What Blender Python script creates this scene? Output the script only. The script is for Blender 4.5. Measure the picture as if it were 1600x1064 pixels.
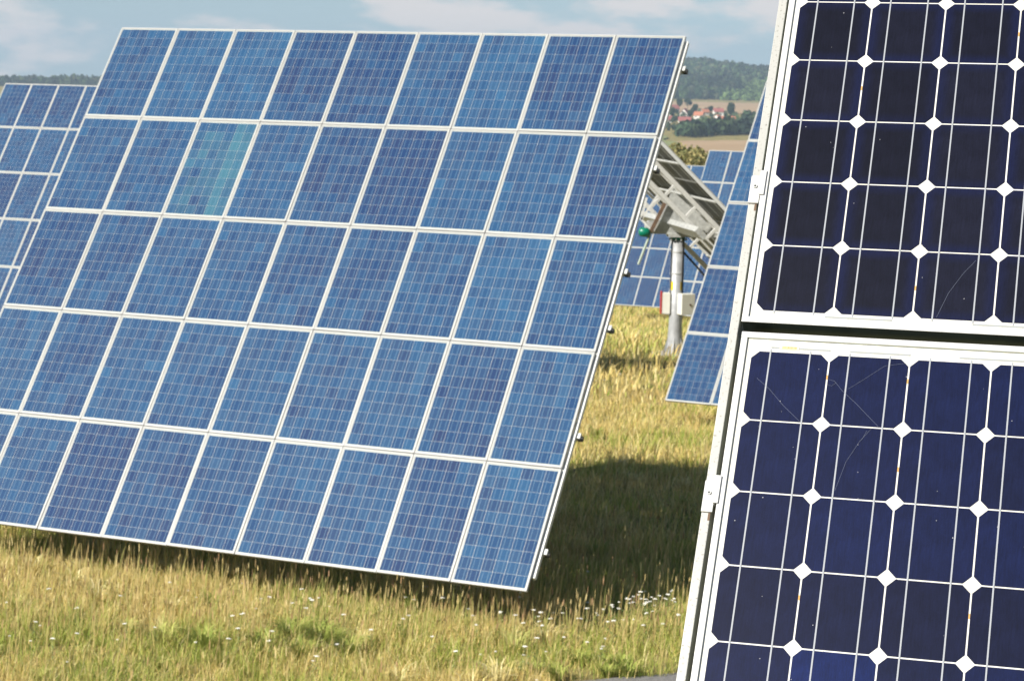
import bpy, bmesh, math, random
import numpy as np
from mathutils import Matrix, Vector

for o in list(bpy.data.objects):
    bpy.data.objects.remove(o)
SC = bpy.context.scene
COL = SC.collection
RNG = random.Random(7)
NP = np.random.default_rng(11)

# ------------------------------------------------------------------ camera
FPX = 3457.5
cam_d = bpy.data.cameras.new('camera')
cam = bpy.data.objects.new('camera', cam_d)
COL.objects.link(cam)
SC.camera = cam
cam_d.sensor_width = 36.0
cam_d.lens = 36.0 * FPX / 1600.0
cam_d.clip_start = 0.1
cam_d.clip_end = 30000
# measured axes: camera right / down / forward in the world (x right, y ahead, z up)
right = Vector((0.9997366, 0.0027674, 0.0227816))
down = Vector((0.0229491, -0.1205571, -0.9924411))
fwd = Vector((0.0, 0.9927025, -0.1205889))
cam.matrix_world = Matrix(((right.x, -down.x, -fwd.x, 0.0),
                           (right.y, -down.y, -fwd.y, 0.0),
                           (right.z, -down.z, -fwd.z, 6.5),
                           (0, 0, 0, 1)))
cam_d.dof.use_dof = True
cam_d.dof.focus_distance = 3.95
cam_d.dof.aperture_fstop = 22.0

# ------------------------------------------------------------------ sun and sky
SUN = Vector((-1.08, -0.77, 1.0)).normalized()      # towards the sun
sun_d = bpy.data.lights.new('sun', 'SUN')
sun_d.energy = 5.0
sun_d.angle = math.radians(0.53)
sun_d.color = (1.0, 0.95, 0.86)
sun = bpy.data.objects.new('sun', sun_d)
sun.rotation_euler = (-SUN).to_track_quat('-Z', 'Y').to_euler()
sun.location = (-40, -30, 60)
COL.objects.link(sun)

world = bpy.data.worlds.new('World')
SC.world = world
world.use_nodes = True
wn, wl = world.node_tree.nodes, world.node_tree.links
wn.clear()
w_out = wn.new('ShaderNodeOutputWorld')
w_bg = wn.new('ShaderNodeBackground')
w_bg.inputs['Strength'].default_value = 0.061
w_tc = wn.new('ShaderNodeTexCoord')
w_sep = wn.new('ShaderNodeSeparateXYZ')
w_max = wn.new('ShaderNodeMath'); w_max.operation = 'MAXIMUM'; w_max.inputs[1].default_value = 0.095
w_com = wn.new('ShaderNodeCombineXYZ')
w_sky = wn.new('ShaderNodeTexSky')
w_sky.sky_type = 'NISHITA'
w_sky.sun_disc = False
w_sky.sun_elevation = math.asin(SUN.z)
w_sky.sun_rotation = math.atan2(SUN.x, SUN.y)
w_sky.altitude = 300
w_sky.air_density = 1.0
w_sky.dust_density = 0.35
w_sky.ozone_density = 1.0
w_map = wn.new('ShaderNodeMapping'); w_map.inputs['Scale'].default_value = (1.0, 1.0, 3.0)
w_map.inputs['Location'].default_value = (0.33, 0.1, 0.12)
w_noise = wn.new('ShaderNodeTexNoise')
w_noise.inputs['Scale'].default_value = 15.0
w_noise.inputs['Detail'].default_value = 7.0
w_noise.inputs['Roughness'].default_value = 0.55
w_ramp = wn.new('ShaderNodeMapRange')
w_ramp.interpolation_type = 'SMOOTHSTEP'
w_ramp.inputs['From Min'].default_value = 0.49
w_ramp.inputs['From Max'].default_value = 0.63
w_ramp.inputs['To Max'].default_value = 0.75
w_mix = wn.new('ShaderNodeMix'); w_mix.data_type = 'RGBA'
w_mix.inputs['B'].default_value = (8.8, 8.0, 7.75, 1)
wl.new(w_tc.outputs['Generated'], w_sep.inputs[0])
wl.new(w_sep.outputs['X'], w_com.inputs['X'])
wl.new(w_sep.outputs['Y'], w_com.inputs['Y'])
wl.new(w_sep.outputs['Z'], w_max.inputs[0])
wl.new(w_max.outputs[0], w_com.inputs['Z'])
wl.new(w_com.outputs[0], w_sky.inputs['Vector'])
wl.new(w_tc.outputs['Generated'], w_map.inputs['Vector'])
wl.new(w_map.outputs[0], w_noise.inputs['Vector'])
wl.new(w_noise.outputs['Fac'], w_ramp.inputs['Value'])
# the broken cloud lies low over the land; overhead it is clear
w_low = wn.new('ShaderNodeMapRange'); w_low.interpolation_type = 'SMOOTHSTEP'
w_low.inputs['From Min'].default_value = 0.12; w_low.inputs['From Max'].default_value = 0.40
w_low.inputs['To Min'].default_value = 1.0; w_low.inputs['To Max'].default_value = 0.0
w_mul = wn.new('ShaderNodeMath'); w_mul.operation = 'MULTIPLY'
wl.new(w_sep.outputs['Z'], w_low.inputs['Value'])
wl.new(w_ramp.outputs[0], w_mul.inputs[0]); wl.new(w_low.outputs[0], w_mul.inputs[1])
wl.new(w_mul.outputs[0], w_mix.inputs['Factor'])
wl.new(w_sky.outputs[0], w_mix.inputs['A'])
wl.new(w_mix.outputs['Result'], w_bg.inputs['Color'])
wl.new(w_bg.outputs[0], w_out.inputs['Surface'])

SC.view_settings.view_transform = 'Standard'
SC.view_settings.look = 'None'
SC.view_settings.exposure = 0.74
SC.view_settings.gamma = 1.0
SC.view_settings.use_curve_mapping = False
SC.render.engine = 'CYCLES'
SC.render.resolution_x, SC.render.resolution_y = 1024, 680

# ------------------------------------------------------------------ helpers
def tag(o, label=None, cat=None, group=None, kind=None):
    if label: o['label'] = label
    if cat: o['category'] = cat
    if group: o['group'] = group
    if kind: o['kind'] = kind
    return o

def link(name, data, parent=None, mat=None):
    o = bpy.data.objects.new(name, data)
    COL.objects.link(o)
    if parent is not None:
        o.parent = parent
    if mat is not None:
        o.matrix_local = mat
    return o

def empty(name, loc):
    o = bpy.data.objects.new(name, None)
    o.empty_display_size = 0.3
    COL.objects.link(o)
    o.location = loc
    return o

def T(x, y, z):
    return Matrix.Translation((x, y, z))

class MB:
    """collects faces with material slots, then becomes one mesh"""
    def __init__(s):
        s.v, s.f, s.m = [], [], []
    def add(s, vs, fs, m=0):
        b = len(s.v)
        s.v += [tuple(v) for v in vs]
        s.f += [tuple(b + i for i in f) for f in fs]
        s.m += [m] * len(fs)
    def box(s, x0, x1, y0, y1, z0, z1, m=0, M=None):
        vs = [(x, y, z) for z in (z0, z1) for y in (y0, y1) for x in (x0, x1)]
        if M is not None:
            vs = [M @ Vector(v) for v in vs]
        s.add(vs, [(0, 2, 3, 1), (4, 5, 7, 6), (0, 1, 5, 4), (2, 6, 7, 3), (0, 4, 6, 2), (1, 3, 7, 5)], m)
    def bar(s, a, b, w, d=None, m=0, upv=(0, 0, 1)):
        a, b = Vector(a), Vector(b)
        d = d or w
        z = (b - a).normalized()
        x = Vector(upv).cross(z)
        if x.length < 1e-4:
            x = Vector((1, 0, 0)).cross(z)
        x.normalize()
        y = z.cross(x)
        M = Matrix.Translation(a) @ Matrix((x, y, z)).transposed().to_4x4()
        s.box(-w / 2, w / 2, -d / 2, d / 2, 0, (b - a).length, m, M)
    def tube(s, pts, rad, n=12, m=0, cap=True):
        pts = [Vector(p) for p in pts]
        rad = rad if isinstance(rad, (list, tuple)) else [rad] * len(pts)
        rings = []
        for i, p in enumerate(pts):
            t = (pts[min(i + 1, len(pts) - 1)] - pts[max(i - 1, 0)]).normalized()
            x = t.orthogonal().normalized() if abs(t.z) < 0.99 else Vector((1, 0, 0))
            x = (x - t * x.dot(t)).normalized()
            y = t.cross(x)
            rings.append([p + (x * math.cos(a) + y * math.sin(a)) * rad[i]
                          for a in (2 * math.pi * k / n for k in range(n))])
        vs = [v for r in rings for v in r]
        fs = []
        for i in range(len(pts) - 1):
            for k in range(n):
                a, b = i * n + k, i * n + (k + 1) % n
                fs.append((a, b, b + n, a + n))
        if cap:
            fs.append(tuple(range(n))[::-1])
            fs.append(tuple((len(pts) - 1) * n + k for k in range(n)))
        s.add(vs, fs, m)
    def mesh(s, name, mats, smooth=False):
        me = bpy.data.meshes.new(name)
        me.from_pydata(s.v, [], s.f)
        for m in (mats if isinstance(mats, (list, tuple)) else [mats]):
            me.materials.append(m)
        me.polygons.foreach_set('material_index', s.m)
        me.polygons.foreach_set('use_smooth', [smooth] * len(me.polygons))
        me.update()
        return me

def bevelled(me, w, seg=1):
    bm = bmesh.new(); bm.from_mesh(me)
    bmesh.ops.bevel(bm, geom=list(bm.edges), offset=w, segments=seg, affect='EDGES', profile=0.6)
    bm.to_mesh(me); bm.free()
    return me

# ------------------------------------------------------------------ materials
def new_mat(name):
    m = bpy.data.materials.new(name)
    m.use_nodes = True
    n, l = m.node_tree.nodes, m.node_tree.links
    return m, n, l, n['Principled BSDF']

def mat(name, col, rough=0.5, metal=0.0, coat=0.0, noise=0.0, nscale=20.0, bump=0.0, spec=0.5, detail=4.0, col2=None):
    m, n, l, b = new_mat(name)
    b.inputs['Base Color'].default_value = (*col, 1)
    b.inputs['Roughness'].default_value = rough
    b.inputs['Metallic'].default_value = metal
    b.inputs['Coat Weight'].default_value = coat
    b.inputs['Coat Roughness'].default_value = 0.08
    b.inputs['Specular IOR Level'].default_value = spec
    if noise or col2:
        tc = n.new('ShaderNodeTexCoord')
        t = n.new('ShaderNodeTexNoise')
        t.inputs['Scale'].default_value = nscale
        t.inputs['Detail'].default_value = detail
        l.new(tc.outputs['Object'], t.inputs['Vector'])
        mx = n.new('ShaderNodeMix'); mx.data_type = 'RGBA'
        c2 = col2 or tuple(c * (1 - noise) for c in col)
        mx.inputs['A'].default_value = (*col, 1)
        mx.inputs['B'].default_value = (*c2, 1)
        mr = n.new('ShaderNodeMapRange')
        mr.inputs['From Min'].default_value = 0.38
        mr.inputs['From Max'].default_value = 0.62
        l.new(t.outputs['Fac'], mr.inputs['Value'])
        l.new(mr.outputs[0], mx.inputs['Factor'])
        l.new(mx.outputs['Result'], b.inputs['Base Color'])
        if bump:
            bp = n.new('ShaderNodeBump')
            bp.inputs['Strength'].default_value = bump
            bp.inputs['Distance'].default_value = 0.02
            l.new(t.outputs['Fac'], bp.inputs['Height'])
            l.new(bp.outputs[0], b.inputs['Normal'])
    return m

def attr_mat(name, rough=0.8, coat=0.0, translucent=0.0, spec=0.3, nscale=0.0, namt=0.3):
    """colour from the mesh attribute 'tint'"""
    m, n, l, b = new_mat(name)
    a = n.new('ShaderNodeAttribute'); a.attribute_name = 'tint'
    b.inputs['Roughness'].default_value = rough
    b.inputs['Coat Weight'].default_value = coat
    b.inputs['Coat Roughness'].default_value = 0.03
    b.inputs['Specular IOR Level'].default_value = spec
    src = a.outputs['Color']
    if nscale:
        src = grain(n, l, src, nscale, namt)
    l.new(src, b.inputs['Base Color'])
    if translucent:
        out = [x for x in n if x.type == 'OUTPUT_MATERIAL'][0]
        tr = n.new('ShaderNodeBsdfTranslucent')
        mx = n.new('ShaderNodeMixShader'); mx.inputs[0].default_value = translucent
        l.new(src, tr.inputs['Color'])
        l.new(b.outputs[0], mx.inputs[1]); l.new(tr.outputs[0], mx.inputs[2])
        l.new(mx.outputs[0], out.inputs['Surface'])
    return m

def grain(n, l, src, scale, amt, stretch=(1, 1, 1)):
    """multiply a colour by noise in object space"""
    tc = n.new('ShaderNodeTexCoord')
    mp = n.new('ShaderNodeMapping'); mp.inputs['Scale'].default_value = stretch
    t = n.new('ShaderNodeTexNoise'); t.inputs['Scale'].default_value = scale; t.inputs['Detail'].default_value = 3
    mr = n.new('ShaderNodeMapRange')
    mr.inputs['From Min'].default_value = 0.3; mr.inputs['From Max'].default_value = 0.7
    mr.inputs['To Min'].default_value = 1 - amt; mr.inputs['To Max'].default_value = 1 + amt
    mx = n.new('ShaderNodeVectorMath'); mx.operation = 'SCALE'
    l.new(tc.outputs['Object'], mp.inputs[0]); l.new(mp.outputs[0], t.inputs['Vector'])
    l.new(t.outputs['Fac'], mr.inputs['Value'])
    l.new(src, mx.inputs[0]); l.new(mr.outputs[0], mx.inputs['Scale'])
    return mx.outputs[0]

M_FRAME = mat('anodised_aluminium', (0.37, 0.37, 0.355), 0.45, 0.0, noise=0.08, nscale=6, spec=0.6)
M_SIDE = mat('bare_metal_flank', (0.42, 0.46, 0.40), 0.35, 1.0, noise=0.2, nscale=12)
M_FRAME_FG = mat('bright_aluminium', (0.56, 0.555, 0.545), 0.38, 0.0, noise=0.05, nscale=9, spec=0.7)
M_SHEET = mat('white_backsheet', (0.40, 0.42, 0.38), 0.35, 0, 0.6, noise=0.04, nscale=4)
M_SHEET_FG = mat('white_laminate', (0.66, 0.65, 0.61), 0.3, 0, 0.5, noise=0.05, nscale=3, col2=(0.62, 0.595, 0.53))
M_BACK = mat('module_back', (0.055, 0.062, 0.052), 0.6, noise=0.25, nscale=3)
M_RIBBON = mat('tinned_ribbon', (0.28, 0.295, 0.32), 0.5, 0.0, 0.3)
M_RIBBON_POLY = mat('thin_ribbon', (0.060, 0.15, 0.235), 0.5, 0.0, 0.4)
M_TAB = mat('tinned_cross_strip', (0.27, 0.285, 0.28), 0.5, 0.0)
M_GALV = mat('galvanised_steel', (0.50, 0.51, 0.49), 0.5, 0.25, noise=0.25, nscale=14, bump=0.05)
M_RAIL = mat('mill_finish_rail', (0.68, 0.68, 0.65), 0.45, 0.1, noise=0.15, nscale=30)
M_POLE = mat('galvanised_pole', (0.40, 0.41, 0.42), 0.5, 0.2, noise=0.25, nscale=5)
M_BLACK = mat('black_plastic', (0.015, 0.015, 0.016), 0.45)
M_GREEN = mat('green_paint', (0.0, 0.16, 0.095), 0.35)
M_RUST = mat('rusty_steel', (0.14, 0.085, 0.05), 0.8, noise=0.4, nscale=20)
M_BOX = mat('cream_enclosure', (0.66, 0.65, 0.58), 0.5, noise=0.05, nscale=5)
M_SHADE_STEEL = mat('shade_dark_steel', (0.045, 0.055, 0.04), 0.8, noise=0.4, nscale=25)  # steel with the shade of the panel gaps put into its colour
M_RED = mat('red_paint', (0.42, 0.03, 0.03), 0.5)
M_YELLOW = mat('yellow_sticker', (0.70, 0.52, 0.03), 0.5)
M_CONC = mat('concrete', (0.42, 0.40, 0.36), 0.9, noise=0.3, nscale=8)
M_ASPH = mat('asphalt', (0.20, 0.19, 0.18), 0.9, noise=0.35, nscale=40, bump=0.3, detail=8)
M_STICK = mat('paper_label', (0.78, 0.66, 0.42), 0.6)
M_PRINT = mat('orange_print', (0.45, 0.24, 0.07), 0.6)
M_SCR = mat('hairline_crack', (0.085, 0.10, 0.15), 0.6)
M_SPECK = mat('dust_speck', (0.30, 0.30, 0.32), 0.9)
M_TARNISH = mat('tarnish_spot', (0.55, 0.30, 0.08), 0.7)

# speckled galvanised side rail of the near array
def speckled():
    m, n, l, b = new_mat('speckled_rail')
    b.inputs['Roughness'].default_value = 0.45
    b.inputs['Metallic'].default_value = 0.1
    tc = n.new('ShaderNodeTexCoord')
    t = n.new('ShaderNodeTexNoise'); t.inputs['Scale'].default_value = 260; t.inputs['Detail'].default_value = 2
    r = n.new('ShaderNodeMapRange'); r.inputs['From Min'].default_value = 0.60; r.inputs['From Max'].default_value = 0.72
    t2 = n.new('ShaderNodeTexNoise'); t2.inputs['Scale'].default_value = 11
    r2 = n.new('ShaderNodeMapRange'); r2.inputs['From Min'].default_value = 0.35; r2.inputs['From Max'].default_value = 0.7
    a = n.new('ShaderNodeMix'); a.data_type = 'RGBA'
    a.inputs['A'].default_value = (0.40, 0.395, 0.365, 1); a.inputs['B'].default_value = (0.345, 0.345, 0.33, 1)
    c = n.new('ShaderNodeMix'); c.data_type = 'RGBA'; c.inputs['B'].default_value = (0.20, 0.19, 0.165, 1)
    l.new(tc.outputs['Object'], t.inputs['Vector']); l.new(tc.outputs['Object'], t2.inputs['Vector'])
    l.new(t.outputs['Fac'], r.inputs['Value']); l.new(t2.outputs['Fac'], r2.inputs['Value'])
    l.new(r2.outputs[0], a.inputs['Factor']); l.new(a.outputs['Result'], c.inputs['A'])
    l.new(r.outputs[0], c.inputs['Factor']); l.new(c.outputs['Result'], b.inputs['Base Color'])
    return m
M_SPECKRAIL = speckled()

# polycrystalline cells: colour per cell, fine vertical grain
M_POLY = attr_mat('polycrystalline_cell', 0.5, 0.9, spec=0.05, nscale=45, namt=0.10)
def poly_object():
    m, n, l, b = new_mat('polycrystalline_cell_single')
    oi = n.new('ShaderNodeObjectInfo')
    b.inputs['Roughness'].default_value = 0.5
    b.inputs['Coat Weight'].default_value = 0.9
    b.inputs['Coat Roughness'].default_value = 0.03
    b.inputs['Specular IOR Level'].default_value = 0.05
    l.new(grain(n, l, oi.outputs['Color'], 45, 0.10), b.inputs['Base Color'])
    return m
M_POLY1 = poly_object()

# monocrystalline cells of the near array: bluish rim, darker middle, colour per cell
def mono():
    m, n, l, b = new_mat('monocrystalline_cell')
    oi = n.new('ShaderNodeObjectInfo')
    tc = n.new('ShaderNodeTexCoord')
    sp = n.new('ShaderNodeSeparateXYZ'); l.new(tc.outputs['Object'], sp.inputs[0])
    ax = n.new('ShaderNodeMath'); ax.operation = 'ABSOLUTE'; l.new(sp.outputs['X'], ax.inputs[0])
    ay = n.new('ShaderNodeMath'); ay.operation = 'ABSOLUTE'; l.new(sp.outputs['Y'], ay.inputs[0])
    mxx = n.new('ShaderNodeMath'); mxx.operation = 'MAXIMUM'
    l.new(ax.outputs[0], mxx.inputs[0]); l.new(ay.outputs[0], mxx.inputs[1])
    mr = n.new('ShaderNodeMapRange'); mr.interpolation_type = 'SMOOTHSTEP'
    mr.inputs['From Min'].default_value = 0.040; mr.inputs['From Max'].default_value = 0.060
    l.new(mxx.outputs[0], mr.inputs['Value'])
    mul = n.new('ShaderNodeMath'); mul.operation = 'MULTIPLY'
    l.new(mr.outputs[0], mul.inputs[0]); l.new(oi.outputs['Alpha'], mul.inputs[1])
    mx = n.new('ShaderNodeMix'); mx.data_type = 'RGBA'
    mx.inputs['B'].default_value = (0.0055, 0.0080, 0.034, 1)
    g1 = grain(n, l, oi.outputs['Color'], 28, 0.16)
    l.new(g1, mx.inputs['A']); l.new(mul.outputs[0], mx.inputs['Factor'])
    g2 = grain(n, l, mx.outputs['Result'], 900, 0.22, (1, 0.06, 1))
    g3 = grain(n, l, g2, 700, 0.18)
    l.new(g3, b.inputs['Base Color'])
    b.inputs['Roughness'].default_value = 0.38
    b.inputs['Specular IOR Level'].default_value = 0.12
    b.inputs['Coat Weight'].default_value = 0.22
    b.inputs['Coat Roughness'].default_value = 0.12
    return m
M_MONO = mono()

M_GRASS = attr_mat('grass_blade', 0.7, 0, 0.25, spec=0.15)
M_LEAF = attr_mat('foliage', 0.75, 0, 0.25, spec=0.2)
M_FOREST = attr_mat('distant_foliage', 0.9, 0, 0, spec=0.1)

# ------------------------------------------------------------------ terrain
GY = np.array([-1e5, 0, 30, 45, 62, 75, 88, 104, 150, 300, 600, 1000, 1300, 1500, 1700, 2000, 2300, 2700, 3600, 4300, 9000.])
GZ = np.array([-.14, -.14, -.15, -.60, -1.2, -2.4, -3.75, -5.05, -8.5, -16, -24.5, -27.8, -30.7, -30.3, -27.7, -25.5, -24.2, -25.5, 17, 4, -60.])
def ground(x, y):
    """height of the land; a low ridge far ahead, higher on the right"""
    x = np.asarray(x, float); y = np.asarray(y, float)
    z = (np.interp(y - 3, GY, GZ) + np.interp(y + 3, GY, GZ) + 2 * np.interp(y, GY, GZ)) / 4
    a = x / np.maximum(y, 1.0)
    t = np.clip((a + 0.15) / 0.18, 0, 1); t = t * t * (3 - 2 * t)
    low = np.interp(y, [2300, 2700, 3100, 9000], [-24.2, -26, -30, -95])
    far = np.clip((y - 2300) / 400, 0, 1)
    z = np.where(y > 2300, (1 - far) * z + far * (t * z + (1 - t) * low), z)
    z = z + far * (4.5 * np.sin(a * 95 + 0.6) * np.clip((y - 2900) / 700, 0, 1))
    return z
def gz(x, y):
    return float(ground(x, y))

def build_ground():
    ang = np.radians(np.concatenate([np.arange(-18, 18.01, 0.5), np.arange(23, 338, 5)]))   # from +y, clockwise
    rad = np.concatenate([[1.0, 4, 8, 12, 16], np.arange(19, 121, 1.5), 120 * 1.055 ** np.arange(1, 82)])
    A, R = np.meshgrid(ang, rad)
    X, Yv = R * np.sin(A), R * np.cos(A)
    Zv = ground(X, Yv)
    V = np.stack([X, Yv, Zv], -1).reshape(-1, 3).tolist() + [(0, 0, 0)]
    na, nr = len(ang), len(rad)
    F = [(i * na + k, i * na + (k + 1) % na, (i + 1) * na + (k + 1) % na, (i + 1) * na + k)[::-1]
         for i in range(nr - 1) for k in range(na)]
    F += [(nr * na, (k + 1) % na, k) for k in range(na)]
    me = bpy.data.meshes.new('ground'); me.from_pydata(V, [], F)
    m, n, l, b = new_mat('meadow_ground')
    tc = n.new('ShaderNodeTexCoord')
    t1 = n.new('ShaderNodeTexNoise'); t1.inputs['Scale'].default_value = 0.35; t1.inputs['Detail'].default_value = 6
    t2 = n.new('ShaderNodeTexNoise'); t2.inputs['Scale'].default_value = 6; t2.inputs['Detail'].default_value = 5
    t3 = n.new('ShaderNodeTexNoise'); t3.inputs['Scale'].default_value = 0.004
    r1 = n.new('ShaderNodeMapRange'); r1.inputs['From Min'].default_value = 0.4; r1.inputs['From Max'].default_value = 0.65
    m1 = n.new('ShaderNodeMix'); m1.data_type = 'RGBA'
    m1.inputs['A'].default_value = (0.36, 0.28, 0.11, 1); m1.inputs['B'].default_value = (0.13, 0.14, 0.045, 1)
    m2 = n.new('ShaderNodeMix'); m2.data_type = 'RGBA'; m2.inputs['B'].default_value = (0.14, 0.11, 0.05, 1)
    r2 = n.new('ShaderNodeMapRange'); r2.inputs['From Min'].default_value = 0.45; r2.inputs['From Max'].default_value = 0.75
    for t in (t1, t2, t3):
        l.new(tc.outputs['Object'], t.inputs['Vector'])
    l.new(t1.outputs['Fac'], r1.inputs['Value']); l.new(r1.outputs[0], m1.inputs['Factor'])
    l.new(t2.outputs['Fac'], r2.inputs['Value']); l.new(r2.outputs[0], m2.inputs['Factor'])
    l.new(m1.outputs['Result'], m2.inputs['A']); l.new(m2.outputs['Result'], b.inputs['Base Color'])
    b.inputs['Roughness'].default_value = 1.0
    b.inputs['Specular IOR Level'].default_value = 0.05
    me.materials.append(m)
    me.polygons.foreach_set('use_smooth', [True] * len(me.polygons))
    o = link('ground', me)
    tag(o, 'dry meadow ground falling gently towards the valley', kind='structure')
build_ground()

def sheet(name, quad, mt, label, lift, nu=24, nv=14, wob=0.0):
    """a patch of land cover lying on the terrain: quad = 4 (x, y) corners"""
    q = [Vector((*c, 0)) for c in quad]
    vs, fs = [], []
    for j in range(nv + 1):
        for i in range(nu + 1):
            u, v = i / nu, j / nv
            p = (q[0] * (1 - u) + q[1] * u) * (1 - v) + (q[3] * (1 - u) + q[2] * u) * v
            if wob and (j in (0, nv) or i in (0, nu)):
                p += Vector((math.sin(i * 1.9 + j), math.sin(i * 1.3 + 2 * j + 1) + 0.5 * math.sin(i * 4.1), 0)) * wob
            vs.append((p.x, p.y, gz(p.x, p.y) + lift))
    for j in range(nv):
        for i in range(nu):
            a = j * (nu + 1) + i
            fs.append((a, a + 1, a + nu + 2, a + nu + 1))
    me = bpy.data.meshes.new(name); me.from_pydata(vs, [], fs); me.materials.append(mt)
    return tag(link(name, me), label, kind='structure')

# asphalt service path crossing in front of the near array
sheet('path', [(0.6, 23.62), (14, 29.57), (15.2, 26.77), (1.9, 20.67)], M_ASPH, 'grey asphalt service path edged by dry grass', 0.012, 40, 6, 0.05)

M_TAN = mat('stubble_field', (0.40, 0.285, 0.175), 1.0, noise=0.12, nscale=0.02, spec=0.0)
M_MEADOW = mat('valley_meadow', (0.25, 0.27, 0.12), 1.0, noise=0.2, nscale=0.02, spec=0.0)
sheet('field', [(-60, 2020), (330, 1900), (400, 2760), (-60, 2740)], M_TAN, 'tan harvested field between the village and the forest', 0.5, wob=6)
sheet('field', [(20, 780), (190, 800), (260, 1500), (84, 1215)], M_TAN, 'tan harvested field below the wooded valley strip', 0.5, wob=5)
sheet('meadow', [(-40, 1000), (78, 1000), (88, 1360), (-40, 1500)], M_MEADOW, 'pale green meadow beside the wooded valley strip', 0.8, wob=3)

# ------------------------------------------------------------------ solar trackers
ASP = 1.6334
def axes(yaw, tilt):
    h = Vector((math.cos(yaw), math.sin(yaw), 0))
    b = Vector((h.y, -h.x, 0))
    s = b * math.cos(tilt) - Vector((0, 0, math.sin(tilt)))
    n = h.cross(-s)
    return h, s, n
def plane_matrix(org, yaw, tilt):
    h, s, n = axes(math.radians(yaw), math.radians(tilt))
    M = Matrix((h, -s, n)).transposed().to_4x4()
    M.translation = Vector(org)
    return M            # local x across, -y down the slope, z out of the face

PW, PH = 0.988, ASP - 0.012
def frame_mesh(name, w, h, bar, depth, material, bev=0.0):
    mb = MB()
    mb.box(0, w, -bar, 0, -depth, 0); mb.box(0, w, -h, -h + bar, -depth, 0)
    mb.box(0, bar, -h + bar, -bar, -depth, -0.0006); mb.box(w - bar, w, -h + bar, -bar, -depth, -0.0006)
    me = mb.mesh(name, material)
    return bevelled(me, bev, 2) if bev else me
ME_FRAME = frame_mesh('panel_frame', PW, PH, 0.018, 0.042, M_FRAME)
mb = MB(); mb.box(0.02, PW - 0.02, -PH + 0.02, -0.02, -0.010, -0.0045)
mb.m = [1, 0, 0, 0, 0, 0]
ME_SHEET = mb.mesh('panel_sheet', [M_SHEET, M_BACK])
CP = 0.1555                      # cell pitch
CX0, CY0 = (PW - 6 * CP) / 2, (PH - 10 * CP) / 2
def poly_tint(r, base=0.0):
    """deep to lighter silicon blue"""
    t = min(1.0, max(0.0, r.gauss(0.34 + base, 0.15)))
    a, b = (0.0140, 0.0345, 0.098), (0.0260, 0.087, 0.176)
    c = [a[i] + (b[i] - a[i]) * t for i in range(3)]
    k = r.uniform(-0.005, 0.005)
    return (max(0.006, c[0] + k * 0.8), c[1], c[2] - k, 1.0)
def add_tint(me, cols_per_face):
    at = me.attributes.new('tint', 'FLOAT_COLOR', 'FACE')
    at.data.foreach_set('color', np.asarray(cols_per_face, np.float32).ravel())
def grid_mesh(seed, base, special=None):
    r = random.Random(seed)
    mb = MB(); cols = []
    g = 0.0021
    for j in range(10):
        for i in range(6):
            x, y = CX0 + i * CP, -CY0 - j * CP
            c = poly_tint(r, base)
            if special:
                c = special(r, i, j, c)
            mb.box(x + g, x + CP - g, y - CP + g * .65, y - g * .65, -0.0045, -0.0035)
            cols += [c] * 6
    me = mb.mesh('cell_grid', M_POLY)
    add_tint(me, cols)
    return me
def teal(r, i, j, c):
    w = (0.22, 0.45, 0.32, 0.34, 0.72, 0.55)[i] * (1.0 if j else 0.6)
    if r.random() < 0.5 + w:
        k = min(1.0, max(0.1, w + r.gauss(0, 0.10)))
        return tuple(c[q] * (1 - k) + (0.040, 0.128, 0.175)[q] * k for q in range(3)) + (1,)
    return c
GRIDS = [grid_mesh(100 + k, b) for k, b in enumerate((-0.30, -0.20, -0.10, -0.02, 0.05, 0.13, 0.24, -0.15, 0.0, -0.06, 0.09))]
GRID_TEAL = grid_mesh(77, 0.1, teal)
mb = MB()
for i in range(6):
    for q in (0.27, 0.73):
        x = CX0 + (i + q) * CP
        mb.box(x - 0.0022, x + 0.0022, -CY0 - 10 * CP, -CY0, -0.0036, -0.0029)
ME_RIBBON = mb.mesh('ribbons', M_RIBBON_POLY)
mb = MB(); g = 0.0021
mb.box(g, CP - g, -CP + g * .65, -g * .65, 0, 0.001)
ME_CELL = mb.mesh('poly_cell', M_POLY1)

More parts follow.
